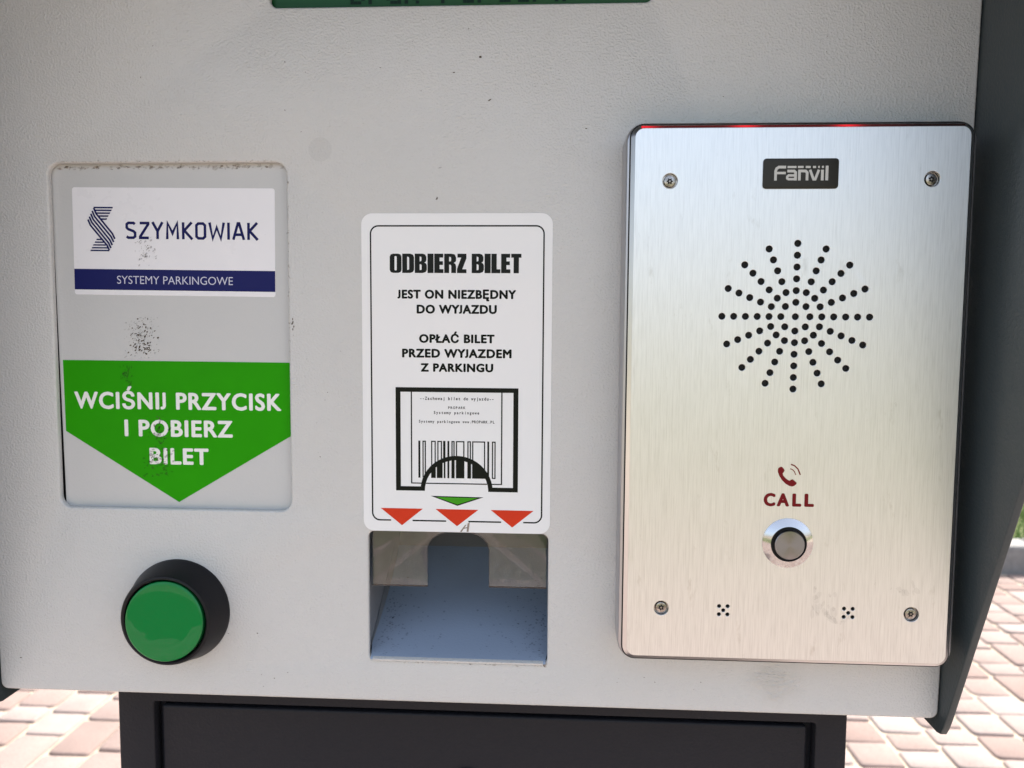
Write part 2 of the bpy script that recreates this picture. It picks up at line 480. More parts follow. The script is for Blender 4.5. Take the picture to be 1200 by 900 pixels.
def text(name, lines, z, material, parent, off=0.0, rot=0.0, pivot=(0, 0), mono=False, bold=0.0):
    """lines: (string, x_left, x_right, baseline, cap_height) in panel mm"""
    key = ('H', off)
    if key not in _text_cache:
        hv, _ = glyphs('H', off); _text_cache[key] = (min(y for x, y in hv), max(y for x, y in hv))
    h0, h1 = _text_cache[key]
    VV, FF = [], []
    for s, xl, xr, base, cap in lines:
        sy = cap / (h1 - h0)
        if mono:
            pitch = (xr - xl) / len(s)
            items = [(c, xl + i * pitch, None) for i, c in enumerate(s) if c != ' ']
        else: items = [(s, xl, xr)]
        for c, x0, x1 in items:
            sp_ = 1.12 if bold else 1.0
            k = (c, off, sp_)
            if k not in _text_cache: _text_cache[k] = glyphs(c, off, sp_)
            V, F = _text_cache[k]
            if not V: continue
            a0 = min(x for x, y in V); a1 = max(x for x, y in V)
            if x1 is None:
                wch = min(sy * 0.92, pitch * 0.88 / (a1 - a0)); o_ = x0 + pitch / 2 - wch * (a0 + a1) / 2
            else: wch = (x1 - x0) / (a1 - a0); o_ = x0 - a0 * wch
            if bold and x1 is not None:          # widen the strokes: stacked copies a hair apart
                wch = (x1 - x0 - 2 * bold) / (a1 - a0); o_ = x0 + bold - a0 * wch; sy = (cap - 2 * bold * .8) / (h1 - h0)
            for kk, (ox, oy) in enumerate([(0, 0)] if not bold else [(bold * math.cos(t), bold * .8 * math.sin(t)) for t in [math.pi / 4 * i for i in range(8)]] + [(0, 0)]):
              b = len(VV)
              for x, y in V:
                X, Y = o_ + x * wch + ox, base + (bold * .8 if x1 is not None else 0) + (y - h0) * sy + oy
                if rot:
                    dx, dy = X - pivot[0], Y - pivot[1]
                    X, Y = pivot[0] + dx * math.cos(rot) - dy * math.sin(rot), pivot[1] + dx * math.sin(rot) + dy * math.cos(rot)
                VV.append(P(X, Y, z + .006 * kk))
              for f in F:
                f = tuple(b + i for i in f)
                a, b_, c_ = (Vector(VV[i]) for i in f[:3])
                FF.append(f if (b_ - a).cross(c_ - a).y < 0 else f[::-1])
    return pydata(name, VV, FF, material, parent)

def flecks(name, spots, z, material, parent, seed=1):
    """small irregular dirt marks; spots: (cx, cy, half_w, half_h, count, size, lean)"""
    rr = random.Random(seed)
    V, F = [], []
    for cx, cy, hw, hh, cnt, size, lean in spots:
        for _ in range(cnt):
            x, y = cx + hw * max(-1, min(1, rr.gauss(0, .5))), cy + hh * max(-1, min(1, rr.gauss(0, .5)))
            a = lean + rr.gauss(0, 0.5); l = size * rr.uniform(.5, 1.6); w = l * rr.uniform(.25, .7)
            b = len(V); zz = z + 0.004 * rr.random() + 0.006 * (len(F) % 6)
            for i in range(6):
                t = i / 6 * 2 * math.pi; q = rr.uniform(.65, 1.2)
                u, v = l * q * math.cos(t), w * q * math.sin(t)
                V.append(P(x + u * math.cos(a) - v * math.sin(a), y + u * math.sin(a) + v * math.cos(a), zz))
            F.append(tuple(range(b, b + 6)))
    o = pydata(name, V, F, material, parent)
    o['kind'] = 'stuff'
    return o

# ================================================================== SETTING
# ---- paving: bed of joint sand with tumbled pavers laid in columns that run away from the machine
KERB_Y = 3.30
def sheet(name, x0, x1, y0, y1, z, material, label, cat):
    me = bpy.data.meshes.new(name)
    me.from_pydata([(x0, y0, z), (x1, y0, z), (x1, y1, z), (x0, y1, z)], [], [(0, 1, 2, 3)])
    o = finish(name, me, material, None)
    o['kind'] = 'structure'; o['label'] = label; o['category'] = cat
    return o
paving = sheet('paving', -16, 16, -3.75, KERB_Y + 0.02, -0.007, M_SAND, 'pink tumbled concrete block paving around the ticket machine, in full sun', 'paving')
ground = sheet('terrain', -700, 700, -700, 700, -0.25, M_SOIL, 'flat green land reaching to the horizon', 'ground')
lawn = sheet('lawn', -30, 30, KERB_Y + 0.12, 60, 0.075, M_SOIL, 'strip of green lawn behind the concrete kerb at right', 'lawn')
lawn2 = sheet('lawn', -30, 30, -60, -3.75, 0.004, M_SOIL, 'green lawn in front of the machine, mirrored in the steel plate', 'lawn')

PITCH = 0.1203
def paver_mesh(length, width, seed):
    rr = random.Random(seed)
    hl, hw = length / 2, width / 2
    ring = []
    for cx, cy, a0 in ((1, -1, -90), (1, 1, 0), (-1, 1, 90), (-1, -1, 180)):
        r = rr.uniform(0.008, 0.017)
        for i in range(3):
            a = R(a0 + 45 * i)
            ring.append((cx * (hw - r) + r * math.cos(a) + rr.uniform(-.0012, .0012), cy * (hl - r) + r * math.sin(a) + rr.uniform(-.0012, .0012)))
    k = len(ring)
    V = [(x, y, -0.05) for x, y in ring] + [(x, y, -0.0065 + rr.uniform(-.001, .001)) for x, y in ring]
    V += [(x * 0.965, y * 0.97, -0.0022) for x, y in ring]
    V += [(x * 0.88, y * 0.90, rr.uniform(-.0004, .0006)) for x, y in ring]
    F = []
    for s in range(3):
        for i in range(k): F.append((s * k + i, s * k + (i + 1) % k, (s + 1) * k + (i + 1) % k, (s + 1) * k + i))
    F.append(tuple(3 * k + i for i in range(k)))
    return V, F
LENS = (0.0895, 0.1195, 0.1795)
GAP = 0.0075
variants = {}
for L_ in LENS:
    for s in range(4): variants[(L_, s)] = paver_mesh(L_ - GAP, PITCH - GAP, int(L_ * 1e4) + s)
# joints read off the photograph fix where a column starts (column index -> y of a joint and next block lengths)
ANCH = {-12: (1.613, [2, 1, 0, 1]), -13: (1.588, [2, 1]), -14: (1.680, [1, 1, 2]), -15: (1.740, [0, 1, 2]),
        4: (1.668, [1, 1, 1]), 5: (1.755, [0, 1, 2, 1]), 6: (1.790, [0, 2, 1]), 7: (1.728, [1, 1, 0, 1]), 8: (1.850, [1, 1, 1, 2])}
X_ORG = 1.136 - 7 * PITCH
blocks = []
rp = random.Random(11)
def pick(): return rp.choices((0, 1, 2), (3, 5, 3))[0]
for c in range(-40, 40):
    x = X_ORG + (c + 0.5) * PITCH
    y0, seq = ANCH.get(c, (1.6 + rp.uniform(0, .18), []))
    y = y0
    for q in seq: blocks.append((x, y, q)); y += LENS[q]
    while y < KERB_Y - 0.10:
        q = pick()
        if y + LENS[q] > KERB_Y - 0.005: q = 0
        if y + LENS[q] > KERB_Y: break
        blocks.append((x, y, q)); y += LENS[q]
    y = y0
    while y > -3.6:
        q = pick(); y -= LENS[q]; blocks.append((x, y, q))
def shows(x, y):
    if -1.95 < x < -0.95 and 1.40 < y < 2.15: return True
    return x > 0.70 and y > 1.50 and x < 0.62 * (y + 0.55) + 0.2 and x > 0.32 * (y + 0.35) + 0.02
vis, rest = [], []
for b in blocks:
    (vis if shows(b[0], b[1] + LENS[b[2]] / 2) else rest).append(b)
vis.sort(key=lambda b: math.hypot(b[0], b[1] + 0.3))
rest += vis[295:]; vis = vis[:295]
meshes = {}
for k_, (V, F) in variants.items():
    me = bpy.data.meshes.new('paver'); me.from_pydata(V, [], F); me.materials.append(M_PAVER); me.update()
    for p in me.polygons: p.use_smooth = True
    me.set_sharp_from_angle(angle=R(50))
    meshes[k_] = me
for x, y, q in vis:
    o = bpy.data.objects.new('paver', meshes[(LENS[q], rp.randrange(4))])
    COL.objects.link(o); o.parent = paving
    o.location = (x + rp.uniform(-.0015, .0015), y + LENS[q] / 2, rp.uniform(-.002, .002))
    o.rotation_euler = (rp.gauss(0, .006), rp.gauss(0, .006), rp.gauss(0, .008) + (math.pi if rp.random() < .5 else 0))
VV, FF = [], []
for x, y, q in rest:
    V, F = variants[(LENS[q], rp.randrange(4))]
    b = len(VV); dz = rp.uniform(-.002, .002); s = -1 if rp.random() < .5 else 1
    VV += [(x + s * vx, y + LENS[q] / 2 + s * vy, vz + dz) for vx, vy, vz in V]
    FF += [tuple(b + i for i in f) for f in F]
me = bpy.data.meshes.new('paver_field'); me.from_pydata(VV, [], FF); me.update()
o = finish('paver_field', me, M_PAVER, None, 50); o.parent = paving; o['kind'] = 'stuff'

# ---- kerb of concrete stones, shaded face towards the viewer
kerb = bpy.data.objects.new('kerb', None); COL.objects.link(kerb)
kerb.location = (0, KERB_Y, 0); kerb['kind'] = 'structure'
kerb['label'] = 'pale concrete kerb between the paving and the lawn at right'; kerb['category'] = 'kerb'
sec = [(0.0, -0.05), (0.0, 0.105), (0.004, 0.116), (0.013, 0.120), (0.135, 0.120), (0.14, 0.115), (0.14, -0.05)]
kv = [(-0.495, a, b) for a, b in sec] + [(0.495, a, b) for a, b in sec]
kf = [tuple(range(7)), tuple(range(13, 6, -1))] + [(i, i + 7, (i + 1) % 7 + 7, (i + 1) % 7) for i in range(7)]
kme = bpy.data.meshes.new('kerb_stone'); kme.from_pydata(kv, [], kf)
bm = bmesh.new(); bm.from_mesh(kme); bmesh.ops.recalc_face_normals(bm, faces=bm.faces); bm.to_mesh(kme); bm.free()
kme.materials.append(M_KERB)
for i in range(-4, 8):
    o = bpy.data.objects.new('kerb_stone', kme); COL.objects.link(o); o.parent = kerb
    o.location = (i + 0.62, rp.uniform(-.003, .003), rp.uniform(-.003, .003))

# ---- grass just behind the kerb
rg = random.Random(3); VV, FF = [], []
for _ in range(14000):
    x, y = rg.uniform(1.2, 5.2), KERB_Y + 0.14 + 2.6 * rg.random() ** 1.6
    h = rg.uniform(.03, .075); a = rg.uniform(0, 6.28); w = rg.uniform(.0018, .0035); lx, ly = rg.gauss(0, .018), rg.gauss(0, .018)
    b = len(VV); c_, s_ = math.cos(a) * w, math.sin(a) * w
    VV += [(x - c_, y - s_, .07), (x + c_, y + s_, .07), (x + lx * .5 + c_ * .7, y + ly * .5 + s_ * .7, .075 + h * .6), (x + lx * .5 - c_ * .7, y + ly * .5 - s_ * .7, .075 + h * .6), (x + lx, y + ly, .075 + h)]
    FF += [(b, b + 1, b + 2, b + 3), (b + 3, b + 2, b + 4)]
me = bpy.data.meshes.new('grass'); me.from_pydata(VV, [], FF)
o = finish('grass', me, M_GRASS, None); o['kind'] = 'stuff'; o['label'] = 'sunlit green grass behind the kerb at far right'; o['category'] = 'grass'

# ---- low wall across the lawn, seen only as a brown band mirrored in the steel
WALL = bpy.data.objects.new('boundary_wall', None); COL.objects.link(WALL); WALL.location = (0, -16, 0)
WALL['label'] = 'long low brown wall mirrored in the steel plate'; WALL['category'] = 'wall'
def wbox(name, x0, x1, y0, y1, z0, z1, M):
    V = [(x, y, z) for x in (x0, x1) for y in (y0, y1) for z in (z0, z1)]
    F = [(0, 1, 3, 2), (4, 6, 7, 5), (0, 4, 5, 1), (2, 3, 7, 6), (0, 2, 6, 4), (1, 5, 7, 3)]
    return pydata(name, V, F, M, WALL)
wbox('wall_panel', -40, 40, -16.15, -15.9, -0.1, 1.95, M_WALL)
wbox('coping', -40, 40, -16.2, -15.85, 1.95, 2.03, M_KERB)

# ================================================================== TICKET TERMINAL
XL, XR, YB, YT = -213.1, 166.2, 169.3, 545.0
REC = (-184.4, 246.7, -89.0, 383.8)
SLOT = (-58.0, 186.5, 13.7, 239.3)
LCD = (-94.2, 441.6, 50.7, 487.0)
SL = 0.0124                               # the plate widens a little towards the top
fascia = plate('front_plate', [[(x + (y - YB) * SL * (1 if x > 0 else -1), y) for x, y in rrect(XL, YB, XR, YT, 3.0)], rrect(*REC, 4.6, 8), rrect(*SLOT, 2.6, 6), rrect(*LCD, 3.0, 6)], -3.0, 0.0, M_GREY, TERMINAL, bevel=0.9, bres=3)
# the sunk panel sits a little askew and leaves a dark gap along the lower left edge
recess = plate('recessed_panel', [[(-183.6, REC[1] - 8), (REC[2] + 8, REC[1] - 8), (REC[2] + 8, REC[3] + 8), (-185.2, REC[3] + 8)]], -5.0, -3.02, M_RECESS, TERMINAL)
box('recess_backing', REC[0] - 9, REC[2] + 9, REC[1] - 9, REC[3] + 9, -6.5, -5.6, M_BLACKGAP, TERMINAL, bevel=0)

# display
disp = box('display', LCD[0] - 6, LCD[2] + 6, LCD[1] - 5, LCD[3] + 6, -7.0, -3.5, M_LCD, TERMINAL, bevel=0)
FONT57 = {'B': '1110 1001 1001 1110 1001 1001 1110', 'r': '0000 0000 1011 1100 1000 1000 1000', 'a': '0000 0000 0110 0001 0111 1001 0111',
          'k': '1000 1000 1001 1010 1100 1010 1001', 'P': '1110 1001 1001 1110 1000 1000 1000', 'p': '0000 0000 1110 1001 1110 1000 1000',
          'i': '0010 0000 0110 0010 0010 0010 0111', 'e': '0000 0000 0110 1001 1111 1000 0111', 'u': '0000 0000 1001 1001 1001 1011 0101'}
dots = []
for i, ch in enumerate('Brak Papieru'):
    if ch == ' ': continue
    for r_, row in enumerate(FONT57[ch].split()):
        for c_, v in enumerate(row):
            if v == '1':
                x = -64.0 + i * 6.98 + c_ * 1.42; y = 443.55 + (6 - r_) * 1.25
                dots.append([[(x, y), (x + 1.36, y), (x + 1.36, y + 1.18), (x, y + 1.18)]])
flat('lettering', dots, -3.45, M_LCDTXT, disp)

# white maker's sticker
ZS = -2.9
rot_s = R(-0.5); PV = (-135.5, 353.3)
def rs(pts):
    return type(pts)([(PV[0] + (x - PV[0]) * math.cos(rot_s) - (y - PV[1]) * math.sin(rot_s), PV[1] + (x - PV[0]) * math.sin(rot_s) + (y - PV[1]) * math.cos(rot_s)) for x, y in pts])
logo = plate('maker_sticker', [rs(rrect(-176.7, 332.3, -94.8, 374.6, 1.0, 4))], -3.02, ZS, M_WHITE, TERMINAL)
flat('colour_band', [[rs([(-176.65, 334.3), (-94.85, 334.3), (-94.85, 342.5), (-176.65, 342.5)])]], ZS + 0.03, M_NAVY, logo)
text('lettering', [('SYSTEMY PARKINGOWE', -159.1, -111.9, 336.8, 3.1)], ZS + 0.07, M_PALE, logo, off=-0.004, rot=rot_s, pivot=PV)
# SZYMKOWIAK drawn as strokes on a 5.6 x 10 grid
W_ = {'S': [[(4.7, 8.6), (4.0, 9.4), (1.5, 9.4), (0.65, 8.6), (0.65, 6.6), (1.4, 5.7), (4.0, 4.5), (4.75, 3.6), (4.75, 1.5), (3.9, .65), (1.4, .65), (0.5, 1.4)]],
      'Z': [[(0.5, 9.35), (4.7, 9.35), (4.7, 8.7), (0.6, 1.3), (0.6, .65), (4.9, .65)]],
      'Y': [[(0.3, 10), (2.75, 4.6), (5.2, 10)], [(2.75, 4.9), (2.75, 0)]],
      'M': [[(0.65, 0), (0.9, 9.5), (3.3, 3.4), (5.7, 9.5), (5.95, 0)]],
      'K': [[(0.65, 0), (0.65, 10)], [(4.9, 10), (1.2, 5.2), (5.1, 0)]],
      'O': [[(2.7, 9.35), (1.6, 9.35), (.65, 8.3), (.65, 1.7), (1.6, .65), (3.9, .65), (4.85, 1.7), (4.85, 8.3), (3.9, 9.35), (2.7, 9.35)]],
      'W': [[(0.3, 10), (1.8, .5), (3.8, 7.2), (5.8, .5), (7.3, 10)]],
      'I': [[(0.65, 0), (0.65, 10)]],
      'A': [[(0.3, 0), (2.6, 9.6), (3.2, 9.6), (5.5, 0)], [(1.3, 3.0), (4.5, 3.0)]]}
ADV = {'S': 5.3, 'Z': 5.2, 'Y': 5.5, 'M': 6.6, 'K': 5.2, 'O': 5.5, 'W': 7.6, 'I': 1.3, 'A': 5.8}
word = 'SZYMKOWIAK'; total = sum(ADV[c] for c in word) + 1.35 * 9
sx_ = (-101.65 + 155.2) / total; sy_ = 6.65 / 10; x = -155.2; strokes = []
for ch in word:
    for st in W_[ch]:
        strokes.append([rs(ribbon([(x + a * sx_, 354.55 + b * sy_) for a, b in st], 1.06))])
    x += (ADV[ch] + 1.35) * sx_
flat('lettering', strokes, ZS + 0.03, M_NAVYTXT, logo)
# striped S emblem (grid taken at 32 units per mm)
def em_(pts): return rs(type(pts)([(-170.45 + (a - 155) * 0.0311, 366.9 - (b - 145) * 0.0298) for a, b in pts]))
strokes = []
for yb, xa, xb in ((152, 232, 485), (188, 252, 468), (225, 272, 448), (263, 298, 426), (303, 322, 405)):
    strokes.append([em_([(xa, yb - 10), (xb + 5, yb - 10), (xb - 4, yb + 10), (xa + 8, yb + 10)])])
for yb, xa, xb in ((572, 262, 328), (608, 240, 358), (645, 218, 384), (682, 200, 410), (718, 180, 428)):
    strokes.append([em_([(xa + 4, yb - 9), (xb - 6, yb - 9), (xb, yb + 9), (xa - 4, yb + 9)])])
for (a, b), (c_, d) in zip(((235, 156), (215, 196), (196, 234), (176, 272), (157, 310)), ((503, 562), (487, 604), (468, 645), (450, 684), (430, 716))):
    strokes.append([em_(ribbon([(a, b), (a + 30, b + 75), (c_ - 30, d - 68), (c_, d)], 23))])
flat('emblem', strokes, ZS + 0.09, M_NAVYTXT, logo)

# green arrow sticker
grn = plate('arrow_sticker', [[(-182.9, 306.3), (-182.7, 277.4), (-136.3, 248.9), (-89.6, 276.6), (-89.6, 306.0)]], -3.02, ZS, M_GREEN, TERMINAL)
text('lettering', [('WCIŚNIJ PRZYCISK', -178.65, -93.35, 286.65, 6.9)], ZS + 0.04, M_WTXT, grn, bold=.32)
text('lettering', [('I POBIERZ', -158.15, -113.45, 275.6, 6.8)], ZS + 0.04, M_WTXT, grn, bold=.33)
text('lettering', [('BILET', -148.05, -123.55, 264.3, 6.7)], ZS + 0.04, M_WTXT, grn, bold=.33)

# ticket label
ZL = 0.16
lab = plate('instruction_sticker', [rrect(-59.7, 239.6, 14.3, 364.2, 4.2, 8)], 0.004, ZL, M_LABEL, TERMINAL)
bt = 0.58
bx0, by0, bx1, by1, br = -56.1, 244.0, 11.0, 359.4, 3.0
def arc(cx, cy, r, a0, a1, k=7): return [(cx + r * math.cos(R(a0 + (a1 - a0) * i / k)), cy + r * math.sin(R(a0 + (a1 - a0) * i / k))) for i in range(k + 1)]
bl = [(-48.7, by0)] + arc(bx0 + br, by0 + br, br, 270, 180) + arc(bx0 + br, by1 - br, br, 180, 90) + arc(bx1 - br, by1 - br, br, 90, 0) + arc(bx1 - br, by0 + br, br, 0, -90) + [(3.8, by0)]
flat('border_line', [[ribbon(bl, bt)], [ribbon([(-40.1, by0), (-26.7, by0)], bt)], [ribbon([(-17.9, by0), (-4.9, by0)], bt)]], ZL + 0.03, M_INK, lab)
# ODBIERZ BILET in heavy condensed capitals
def oct_(x0, y0, x1, y1, c): return [(x0 + c, y0), (x1 - c, y0), (x1 - c * .3, y0 + c * .3), (x1, y0 + c), (x1, y1 - c), (x1 - c * .3, y1 - c * .3), (x1 - c, y1), (x0 + c, y1), (x0 + c * .3, y1 - c * .3), (x0, y1 - c), (x0, y0 + c), (x0 + c * .3, y0 + c * .3)]
G = {'O': (.53, [oct_(0, 0, .53, 1, .15), oct_(.215, .13, .315, .87, .04)]),
     'D': (.53, [[(0, 0), (.36, 0), (.48, .05), (.53, .17), (.53, .83), (.48, .95), (.36, 1), (0, 1)], [(.22, .16), (.29, .17), (.31, .21), (.31, .79), (.29, .83), (.22, .84)]]),
     'B': (.54, [[(0, 0), (.36, 0), (.49, .05), (.54, .17), (.54, .40), (.50, .50), (.43, .545), (.49, .58), (.52, .66), (.52, .84), (.46, .96), (.35, 1), (0, 1)], [(.22, .15), (.29, .16), (.31, .2), (.31, .40), (.28, .45), (.22, .46)], [(.22, .60), (.28, .61), (.30, .65), (.30, .80), (.28, .84), (.22, .85)]]),
     'I': (.27, [[(0, 0), (.27, 0), (.27, 1), (0, 1)]]),
     'E': (.41, [[(0, 0), (.41, 0), (.41, .20), (.235, .20), (.235, .42), (.385, .42), (.385, .61), (.235, .61), (.235, .80), (.40, .80), (.40, 1), (0, 1)]]),
     'R': (.54, [[(0, 0), (.22, 0), (.22, .44), (.29, .43), (.315, .37), (.315, 0), (.53, 0), (.53, .36), (.50, .47), (.43, .53), (.50, .57), (.53, .66), (.53, .82), (.47, .96), (.34, 1), (0, 1)], [(.22, .60), (.29, .61), (.31, .66), (.31, .78), (.29, .83), (.22, .84)]]),
     'Z': (.42, [[(0, 0), (.42, 0), (.42, .20), (.235, .20), (.42, .76), (.42, 1), (.02, 1), (.02, .80), (.185, .80), (0, .22)]]),
     'L': (.40, [[(0, 0), (.40, 0), (.40, .20), (.235, .20), (.235, 1), (0, 1)]]),
     'T': (.46, [[(.11, 0), (.345, 0), (.345, .80), (.455, .80), (.455, 1), (0, 1), (0, .80), (.11, .80)]])}
s_ = 'ODBIERZ BILET'
tw = sum(.17 if c == ' ' else G[c][0] for c in s_) + .032 * (len(s_) - 1)
kx = (2.45 + 48.65) / tw; x = -48.65; loops_all = []
for ch in s_:
    if ch == ' ': x += (.17 + .032) * kx; continue
    w, lps = G[ch]
    loops_all.append([[(x + a * kx, 341.4 + b * 7.4) for a, b in lp] for lp in lps])
    x += (w + .032) * kx
flat('lettering', loops_all, ZL + 0.03, M_INK, lab)
for ln in (('JEST ON NIEZBĘDNY', -45.75, .47, 331.5, 3.45), ('DO WYJAZDU', -38.2, -6.97, 325.75, 3.45), ('OPŁAĆ BILET', -37.3, -7.77, 314.4, 3.38), ('PRZED WYJAZDEM', -44.0, -1.16, 308.65, 3.45), ('Z PARKINGU', -36.7, -8.26, 303.15, 3.32)):
    text('lettering', [ln], ZL + 0.035, M_INK, lab, bold=.24)
# drawing of the ticket in the tray
FX0, FY0, FX1, FY1 = -46.65, 256.0, 1.6, 297.0
IX0, IY0, IX1, IY1 = -44.7, 257.75, -.35, 295.2
ACX, ACY = -22.6, 256.0
AOX, AOY, AIX, AIY = 14.35, 14.15, 12.55, 12.4
outer = [(FX0, FY0)] + [(FX0, FY1), (FX1, FY1), (FX1, FY0), (ACX + AIX, FY0)]
inn = [(ACX + AIX * math.cos(R(a)), ACY + AIY * math.sin(R(a))) for a in range(4, 180, 8)] + [(ACX - AIX, FY0)]
outg = [(ACX + AOX * math.cos(R(a)), ACY + AOY * math.sin(R(a))) for a in range(8, 174, 8)]
win = [(IX0, IY0), (ACX - AOX * .99, IY0)] + outg[::-1] + [(ACX + AOX * .99, IY0), (IX1, IY0), (IX1, IY1), (IX0, IY1)]
ink = [[outer + inn, win]]
# ticket outline, showing also below the arch
tl_, tr_, tb_ = -40.4, -4.85, 259.05
def arch_y(x, ax, ay):
    t = (x - ACX) / ax
    return ACY + ay * math.sqrt(max(0, 1 - t * t))
def rect(x0, y0, x1, y1): return [[(x0, y0), (x1, y0), (x1, y1), (x0, y1)]]
ink += [rect(tl_ - .25, tb_ - .2, tl_ + .25, IY1 - .0), rect(tr_ - .25, tb_ - .2, tr_ + .25, IY1)]
ink += [rect(tl_ + .2, tb_ - .22, ACX - AOX * .975, tb_ + .22), rect(ACX - AIX * .965, tb_ - .22, ACX + AIX * .965, tb_ + .22), rect(ACX + AOX * .975, tb_ - .22, tr_ - .2, tb_ + .22)]
BARS = [(-37.71, -36.92, 1), (-36.07, -34.71, 0), (-32.65, -30.81, 0), (-30.18, -28.34, 0), (-27.9, -26.98, 1), (-26.19, -25.45, 1), (-24.61, -23.35, 0), (-22.83, -19.48, 0), (-18.32, -16.91, 0), (-16.44, -11.32, 0), (-10.48, -9.75, 1), (-8.66, -7.2, 0)]
BY0, BY1 = 261.2, 276.0
for x0, x1, solid in BARS:
    inside = x1 > ACX - AOX and x0 < ACX + AOX
    def seg(xa, xb):
        """one upright stroke, cut where the arch crosses it"""
        xm = (xa + xb) / 2
        if abs(xm - ACX) < AOX * .985:
            ink.append([[(xa, max(arch_y(xa, AOX, AOY) - .15, BY0)), (xb, max(arch_y(xb, AOX, AOY) - .15, BY0)), (xb, BY1), (xa, BY1)]])
        else: ink.append(rect(xa, BY0, xb, BY1))
    if solid: seg(x0, x1)
    else:
        t = .46
        seg(x0, x0 + t); seg(x1 - t, x1); ink.append(rect(x0 + t, BY1 - t, x1 - t, BY1))
        if abs((x0 + x1) / 2 - ACX) > AOX: ink.append(rect(x0 + t, BY0, x1 - t, BY0 + t))
for x0, x1 in ((-32.65, -30.81), (-30.4, -28.1), (-27.65, -26.98), (-26.19, -25.45), (-24.61, -23.35), (-22.83, -19.48), (-18.32, -16.85), (-16.44, -10.9)):
    k = 6; top = [(x0 + (x1 - x0) * i / k) for i in range(k + 1)]
    ink.append([[(x0, BY0), (x1, BY0)] + [(xx, max(arch_y(xx, AIX, AIY) + .1, BY0 + .05)) for xx in reversed(top)]])
flat('ticket_drawing', ink, ZL + 0.03, M_INK, lab)
text('lettering', [('--Zachowaj bilet do wyjazdu--', -37.16, -7.87, 292.1, 1.25), ('PROPARK', -26.1, -19.0, 288.65, 1.0), ('Systemy parkingowe', -31.75, -13.55, 286.6, 1.15), ('Systemy parkingowe www.PROPARK.PL', -37.6, -7.57, 283.1, 1.1)], ZL + 0.035, M_INK, lab, off=0.028, mono=True)
flat('arrow', [[[(-32.9, 254.05), (-11.85, 253.8), (-22.23, 250.2)]]], ZL + 0.03, M_INK, lab)
flat('arrow', [[[(-30.6, 253.6), (-14.2, 253.45), (-22.25, 250.75)]]], ZL + 0.07, M_TGREEN, lab)
for tri in ([(-52.83, 248.82), (-35.94, 248.82), (-44.33, 241.99)], [(-30.94, 248.8), (-13.93, 248.75), (-22.38, 242.04)], [(-9.05, 248.8), (7.82, 248.75), (-.52, 241.93)]):
    flat('arrow', [[tri]], ZL + 0.06, M_RED, lab)
flat('worn_scratch', [[[(-21.2, 239.9), (-20.5, 239.8), (-18.6, 242.7), (-19.2, 242.6)]], [[(-18.6, 239.9), (-17.8, 239.85), (-17.3, 243.8), (-18.2, 243.2)]], [[(-19.9, 241.0), (-18.2, 241.4), (-18.2, 241.8), (-19.5, 241.5)]]], ZL + 0.09, M_WORN, lab)

# green push button
btn = lathe('push_button', -136.1, 205.0, [(21.1, -1.0), (21.1, .6), (20.7, 1.6), (18.2, 11.6), (17.7, 12.4), (17.1, 12.6), (16.5, 12.2), (16.3, 8.0)], M_BLACKPL, TERMINAL, seg=96)
def tilt(o):                                  # the lens sits slightly canted in its ring
    for v in o.data.vertices: v.co.y += (v.co.z - (0.205 + H0)) * 0.075
    o.data.update()
tilt(lathe('lens_side', -136.1, 205.0, [(15.9, 6.0), (15.9, 12.4), (15.6, 13.0)], M_BTNSIDE, btn, seg=96))
tilt(lathe('lens', -136.1, 205.0, [(15.6, 13.0), (15.3, 13.3), (14.8, 13.42), (10, 13.55), (5, 13.62), (0, 13.65)], M_BTN, btn, seg=96, angle=60))

# ticket tray behind the slot
tx0, tx1 = SLOT[0] - .6, SLOT[2] + .6
prof = [(187.0, .8), (187.7, .4), (188.2, -1.0), (190.0, -8), (194.0, -22), (199.5, -38), (206, -52), (215, -66), (228, -74), (245, -76)]
V, F = [], []
inset = 2.0
for y, z in prof: V += [P(tx0 + (1.2 if z > -1.5 else 0), y, z), P(tx1 - (1.2 if z > -1.5 else 0), y, z)]
for i in range(len(prof) - 1): F.append((2 * i, 2 * i + 1, 2 * i + 3, 2 * i + 2))
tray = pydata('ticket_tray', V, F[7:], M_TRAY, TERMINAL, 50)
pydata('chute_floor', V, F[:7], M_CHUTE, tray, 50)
def on_floor(t):                              # point (y, z) a fraction t of the way up the curved floor
    f = t * 6.0; i = min(int(f) + 1, 7); u = f - int(f)
    (ya, za), (yb, zb) = prof[i], prof[min(i + 1, 8)]
    return ya + (yb - ya) * u, za + (zb - za) * u
rd = random.Random(31); Vd, Fd = [], []
for _ in range(420):
    sd = rd.choice((-1, 1)); e = abs(rd.gauss(0, .16)) if rd.random() < .7 else rd.random() * .9
    xx = (tx0 + 1.5 + e * 30) if sd < 0 else (tx1 - 1.5 - e * 34)
    t = min(.98, max(.02, rd.gauss(.42, .2))); l = rd.uniform(.15, .55); w = l * rd.uniform(.3, .8)
    b = len(Vd)
    for k in range(5):
        a = k / 5 * 6.283; yy, zz = on_floor(min(.99, max(.01, t + w * math.sin(a) / 60)))
        Vd.append(P(xx + l * math.cos(a), yy + .10 + .02 * (b % 4), zz + .05))
    Fd.append(tuple(range(b, b + 5)))
o = pydata('tray_dirt', Vd, Fd, M_RUB, tray); o['kind'] = 'stuff'
side = [(y, z) for y, z in prof if z < -.5] + [(245, -3.02), (188.2, -3.02)]
for x0, nm in ((tx0, 'side_wall'), (tx1, 'side_wall')):
    s = -1 if x0 == tx0 else 1
    prism(nm, side, x0, x0 + s * 1.2, M_TRAY, tray, lambda a, b, c: P(c, a, b))
prism('top_wall', [(239.9, -3.02), (241.5, -3.02), (241.5, -76), (239.9, -76)], tx0 - 1, tx1 + 1, M_TRAY, tray, lambda a, b, c: P(c, a, b))
